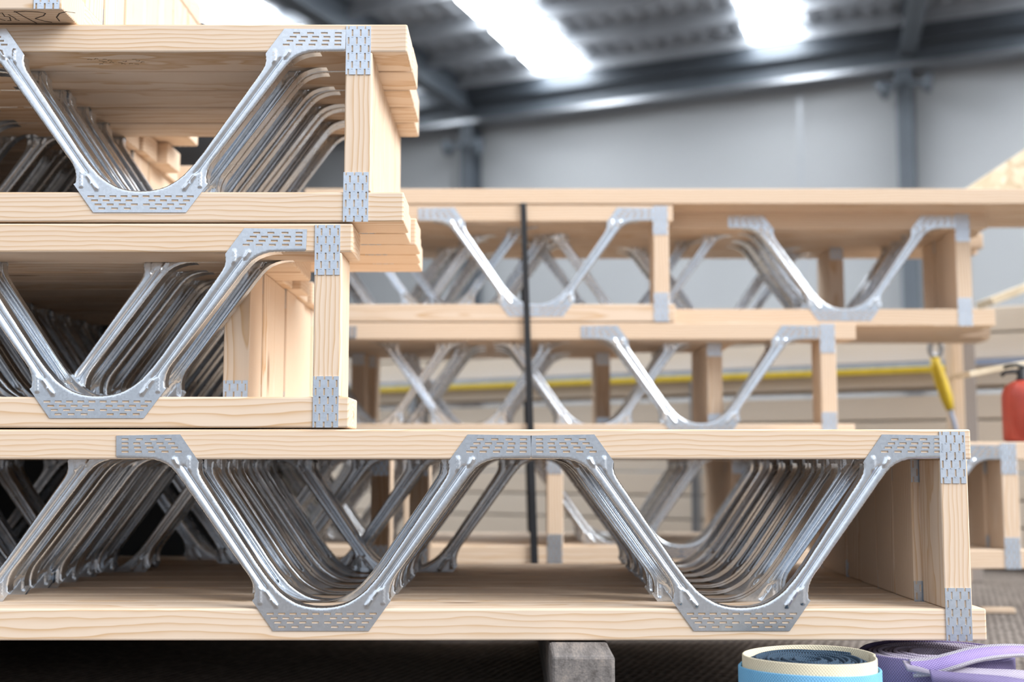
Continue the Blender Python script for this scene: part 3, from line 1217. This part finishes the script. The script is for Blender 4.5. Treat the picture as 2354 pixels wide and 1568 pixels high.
# tie-down with hook
YH = YB + 6.6 * PITCH
root = empty('tie_down', at(2150, 800, YH), 'yellow tie-down strap hanging from a grey hook beside the posts', 'tie-down')
r0 = root.location
def hh(px, py): return at(px, py, YH) - r0
b = bmesh.new()
ring = [hh(2151 + 13 * cos(a), 801 + 19 * sin(a)) for a in [2 * pi * k / 20 for k in range(21)]]
add_tube(b, ring, 0.0075, 8, cap=False)
add_tube(b, [hh(2151, 781), hh(2150, 765), hh(2142, 752)], 0.006, 8)
mesh_obj('hook', b, M['grey'], root)
b = bmesh.new()
add_tube(b, [hh(2148, 822), hh(2153, 846), hh(2164, 880), hh(2176, 915), hh(2184, 942)], 0.012, 10, radii=[0.011, 0.016, 0.0175, 0.016, 0.011])
mesh_obj('strap_sleeve', b, M['yellow'], root)
b = bmesh.new()
add_tube(b, [hh(2184, 942), hh(2193, 970), hh(2202, 1010), hh(2220, 1090)], 0.006, 8)
mesh_obj('strap_end', b, M['bluestrip'], root)

# sheets and boards leaning at the right edge
def leaning(name, a, bpt, Y, th, depth, label, cat, mat):
    A, B = at(*a, Y), at(*bpt, Y)
    L = (B - A).length
    ang = math.atan2(B.z - A.z, B.x - A.x)
    o = mesh_obj(name, box_mesh(0, L, 0, depth, -th, 0, bevel=0.0015), mat, None, A)
    o.rotation_euler = (0, -ang, 0)
    return tag(o, label, cat)


leaning('timber_board', (2228, 853), (2520, 798), 2.72, 0.014, 0.14, 'rough board sloping up behind the fire extinguisher', 'board', M['osb'])
leaning('timber_board', (2278, 684), (2560, 575), 3.42, 0.022, 0.12, 'rough sloping board beyond the right end of back stack', 'board', M['osb'])
leaning('board_sheet', (2212, 440), (2620, 168), YB + 0.42, 0.10, 0.05, 'tilted sheet of particle board at the right edge above the beams', 'sheet', M['osb'])

# ------------------------------------------------------------------ fire extinguisher
YX = 2.695
zt_low = ZB[3] + HT
pe = at(2353, 940, YX)
ext = empty('fire_extinguisher', (pe.x, YX + 0.0, zt_low + 0.0006), 'red fire extinguisher with black valve standing on the low joist stack', 'fire extinguisher')
R_ = 47 * YX / F
hbdy = at(2353, 878, YX).z - zt_low
b = add_lathe(bmesh.new(), [(R_ * .9, 0), (R_, 0.006), (R_, hbdy * 0.74), (R_ * .96, hbdy * .83), (R_ * .8, hbdy * .93), (R_ * .5, hbdy), (R_ * .3, hbdy * 1.02)])
mesh_obj('cylinder_body', b, M['red'], ext)
b = add_lathe(bmesh.new(), [(R_ * .30, hbdy * 1.0), (R_ * .32, hbdy * 1.04), (R_ * .24, hbdy * 1.06), (R_ * .24, hbdy * 1.2), (R_ * .12, hbdy * 1.22)], 20)
mesh_obj('valve', b, M['rubber'], ext)
b = bmesh.new()
add_tube(b, [(0.008, 0, hbdy * 1.13), (-0.018, 0, hbdy * 1.17), (-0.038, 0, hbdy * 1.155), (-0.046, 0, hbdy * 1.10)], 0.0045, 8)
add_tube(b, [(0.012, 0, hbdy * 1.22), (-0.012, 0, hbdy * 1.28), (-0.040, 0, hbdy * 1.24)], 0.004, 8)
mesh_obj('handle', b, M['rubber'], ext)
b = bmesh.new()
add_tube(b, smooth_path([Vector((0.008, 0, hbdy * 1.12)), Vector((0.04, -0.006, hbdy * 1.1)), Vector((R_ * 1.12, -0.008, hbdy * .8)), Vector((R_ * 1.14, -0.006, hbdy * .3))]), 0.006, 8)
mesh_obj('hose', b, M['rubber'], ext)

# ------------------------------------------------------------------ the building
def S(name, bm, mat, loc=(0, 0, 0)):
    return tag(mesh_obj(name, bm, mat, None, loc), kind='structure')


S('floor', box_mesh(-16, 16, -14, 22, -0.1, 0), M['floor'])
YW = 13.5
E0 = at(2085, 112, YW)                              # wall head beside the right column
vpx = 1100 - (HZ - 245) / ((245 - 112) / (2085 - 1100))
edir = Vector(((vpx - CX) / F, 1, 0)).normalized()  # along the wall, to the left and away
ddir = (at(1950, 800, 1.0) - CAM).normalized()      # along the roof sheets, away from the camera
nrm = edir.cross(ddir).normalized()
wn = Vector((edir.y, -edir.x, 0))                   # horizontal, across the wall
if wn.y > 0: wn = -wn


def frame_obj(name, bm, mat, xa, ya, za, origin, kind='structure'):
    """place a mesh built in local axes (xa, ya, za)"""
    mtx = Matrix((xa, ya, za)).transposed().to_4x4()
    bmesh.ops.transform(bm, matrix=mtx, verts=bm.verts)
    bmesh.ops.recalc_face_normals(bm, faces=bm.faces)
    o = mesh_obj(name, bm, mat, None, origin)
    return tag(o, kind=kind)


Zv = Vector((0, 0, 1))
# wall: local x along edir, y = -wn (into the wall), z up; panel joints are shallow gaps between panels
bm = bmesh.new()
jp = at(1840, 300, 14.0)
# joint position along the wall
def e_at(px, py=300):
    """distance along the wall line from E0 where the sight line through px meets the wall plane"""
    d = (at(px, py, 1.0) - CAM)
    n = Vector((edir.y, -edir.x, 0))
    t = (E0 - CAM).dot(n) / d.dot(n)
    q = CAM + d * t
    return (q - E0).dot(edir), q


sj = e_at(1840)[0]
HW = E0.z
joints = [-12, -2.6, sj, e_at(1075)[0] + 0.2, 8.0, 14.0]
for a, c in zip(joints, joints[1:]):
    add_box(bm, a + 0.008, c - 0.008, 0, 0.15, 0, HW + 0.9)
add_box(bm, joints[0], joints[-1], 0.02, 0.16, 0, HW + 0.9)
frame_obj('wall_back', bm, M['wall'], edir, -wn, Zv, Vector((E0.x, E0.y, 0)))
# roof sheet: ribs run along ddir
bm = bmesh.new()
prof = []
s = -2.4
while s < 15:
    prof += [(s, 0), (s + 0.10, 0), (s + 0.125, 0.03), (s + 0.175, 0.03)]
    s += 0.20
rows = [[bm.verts.new(edir * a + Zv * h + ddir * t) for a, h in prof] for t in (-11.6, 0.6)]
rows2 = [[bm.verts.new(edir * a + Zv * (h + 0.012) + ddir * t) for a, h in prof] for t in (-11.6, 0.6)]
for k in range(len(prof) - 1):
    bm.faces.new((rows[0][k], rows[0][k + 1], rows[1][k + 1], rows[1][k]))
    bm.faces.new((rows2[0][k], rows2[1][k], rows2[1][k + 1], rows2[0][k + 1]))
o = mesh_obj('ceiling', bm, M['roof'], None, E0 + Zv * 0.22)
tag(o, kind='structure')


def roof_e(px, py):
    """(e, d) roof coordinates of the sight line's hit on the roof plane"""
    d = at(px, py, 1.0) - CAM
    n = edir.cross(ddir)
    o = E0 + Zv * 0.22
    t = (o - CAM).dot(n) / d.dot(n)
    q = CAM + d * t - o
    # solve q = a*edir + b*ddir
    a11, a12, a22 = 1.0, edir.dot(ddir), 1.0
    r1, r2 = q.dot(edir), q.dot(ddir)
    det = a11 * a22 - a12 * a12
    return (r1 * a22 - r2 * a12) / det, (a11 * r2 - a12 * r1) / det


ex_n = (edir - ddir * edir.dot(ddir)).normalized()


def roof_strip(name, e0, e1, d0, d1, z0, z1, mat, kind='structure'):
    bm = bmesh.new()
    vs = []
    for zz in (z0, z1):
        for e, d in ((e0, d0), (e1, d0), (e1, d1), (e0, d1)):
            vs.append(bm.verts.new(edir * e + ddir * d + Zv * zz))
    for f in ((0, 1, 2, 3), (7, 6, 5, 4), (0, 4, 5, 1), (1, 5, 6, 2), (2, 6, 7, 3), (3, 7, 4, 0)):
        bm.faces.new([vs[i] for i in f])
    bmesh.ops.recalc_face_normals(bm, faces=bm.faces)
    return tag(mesh_obj(name, bm, mat, None, E0 + Zv * 0.22), kind=kind)


# purlins parallel to the wall
for k in range(10):
    d = -0.9 - k * 1.15
    roof_strip('trim_%d' % (20 + k), -2.4, 12, d, d + 0.07, -0.16, -0.002, M['roof'])
# skylights; the last is an unseen strip added to brighten the right wall
sky_n = 0
for (pa, pb, d0) in (((1268, 188), (1385, 188), None), ((1730, 112), (1842, 98), None), ((455, 30), (618, 48), None), ((955, 238), (988, 238), None), (None, None, None)):
    (ea, da), (eb, db) = (roof_e(*pa), roof_e(*pb)) if pa else ((-2.2, -0.3), (-1.5, -0.3))  # strip without sight lines: added glow panel out of view
    sky_n += 1
    dd = max(da, db)
    roof_strip('window_or_fill_panel_%d' % sky_n, min(ea, eb), max(ea, eb), -11.5, dd, -0.035, -0.015, M['sky'])
# wall-head beam and gutter
bm = bmesh.new()
add_box(bm, -2.6, 13, -0.30, 0.0, -0.26, 0.10)
add_box(bm, -2.6, 13, -0.42, -0.30, -0.06, 0.14)
frame_obj('trim_1', bm, M['steel'], edir, -wn, Zv, E0 + Zv * 0.0)
bm = bmesh.new()
add_box(bm, -2.6, 13, -0.36, -0.02, -0.32, -0.27)
frame_obj('trim_2', bm, M['grey'], edir, -wn, Zv, E0)
# columns and rafters
def ibeam(bm, w, h, L):
    add_box(bm, -w / 2, w / 2, -h / 2, -h / 2 + 0.02, 0, L)
    add_box(bm, -w / 2, w / 2, h / 2 - 0.02, h / 2, 0, L)
    add_box(bm, -0.01, 0.01, -h / 2, h / 2, 0, L)
    return bm


tn = 3
cols_e = []
for px in (1098, 2091):
    e, q = e_at(px, 400)
    cols_e.append(e)
    base = Vector((E0.x, E0.y, 0)) + edir * e + wn * 0.2
    frame_obj('trim_%d' % tn, ibeam(bmesh.new(), 0.17, 0.28, HW + 0.2), M['steel'], edir, -wn, Zv, base)
    tn += 1
    bm = ibeam(bmesh.new(), 0.18, 0.34, 11.5)
    yv = nrm if nrm.z > 0 else -nrm
    frame_obj('trim_%d' % tn, bm, M['steel'], ddir.cross(yv).normalized(), yv, -ddir, E0 + edir * e + Zv * 0.0 + wn * 0.05)
    tn += 1
# next frame to the left and right
for e in (cols_e[0] + 5.2, cols_e[1] - 5.2):
    base = Vector((E0.x, E0.y, 0)) + edir * e + wn * 0.2
    frame_obj('trim_%d' % tn, ibeam(bmesh.new(), 0.17, 0.28, HW + 0.2), M['steel'], edir, -wn, Zv, base); tn += 1
# cable drop along the panel joint
bm = bmesh.new()
add_box(bm, sj - 0.012, sj + 0.012, -0.012, 0.0, 0.5, HW - 0.3)
frame_obj('trim_%d' % tn, bm, M['grey'], edir, -wn, Zv, Vector((E0.x, E0.y, 0))); tn += 1


# floodlights fixed to the columns
def wall_lamp(px0, py0, px1, py1, label):
    e, q = e_at(px0, py0)
    root = empty('wall_lamp', q + wn * 0.42, label, 'lamp', 'lamps on the wall columns')
    e1, q1 = e_at(px1, py1)
    v = (q1 - q)
    L = v.length
    b = bmesh.new()
    add_tube(b, [(0, 0, 0), v * 0.55], 0.035, 8)
    mesh_obj('bracket', b, M['steel'], root)
    b = bmesh.new()
    d = v.normalized()
    add_tube(b, [v * 0.5, v * 0.75, v], 0.08, 12, radii=[0.05, 0.10, 0.11])
    mesh_obj('lamp_head', b, M['steel'], root)


wall_lamp(2085, 205, 2032, 236, 'dark lamp angled off the left side of the right column')
wall_lamp(2108, 215, 2150, 214, 'small dark lamp on the right side of the right column')
wall_lamp(1092, 350, 1058, 358, 'small dark lamp on the left side of the left column')
wall_lamp(1110, 352, 1136, 352, 'small dark lamp on the right side of the left column')
# left end wall closes the hall far to the left
S('wall_left', box_mesh(-13.2, -13, -6, 20, 0, 6), M['wall'])
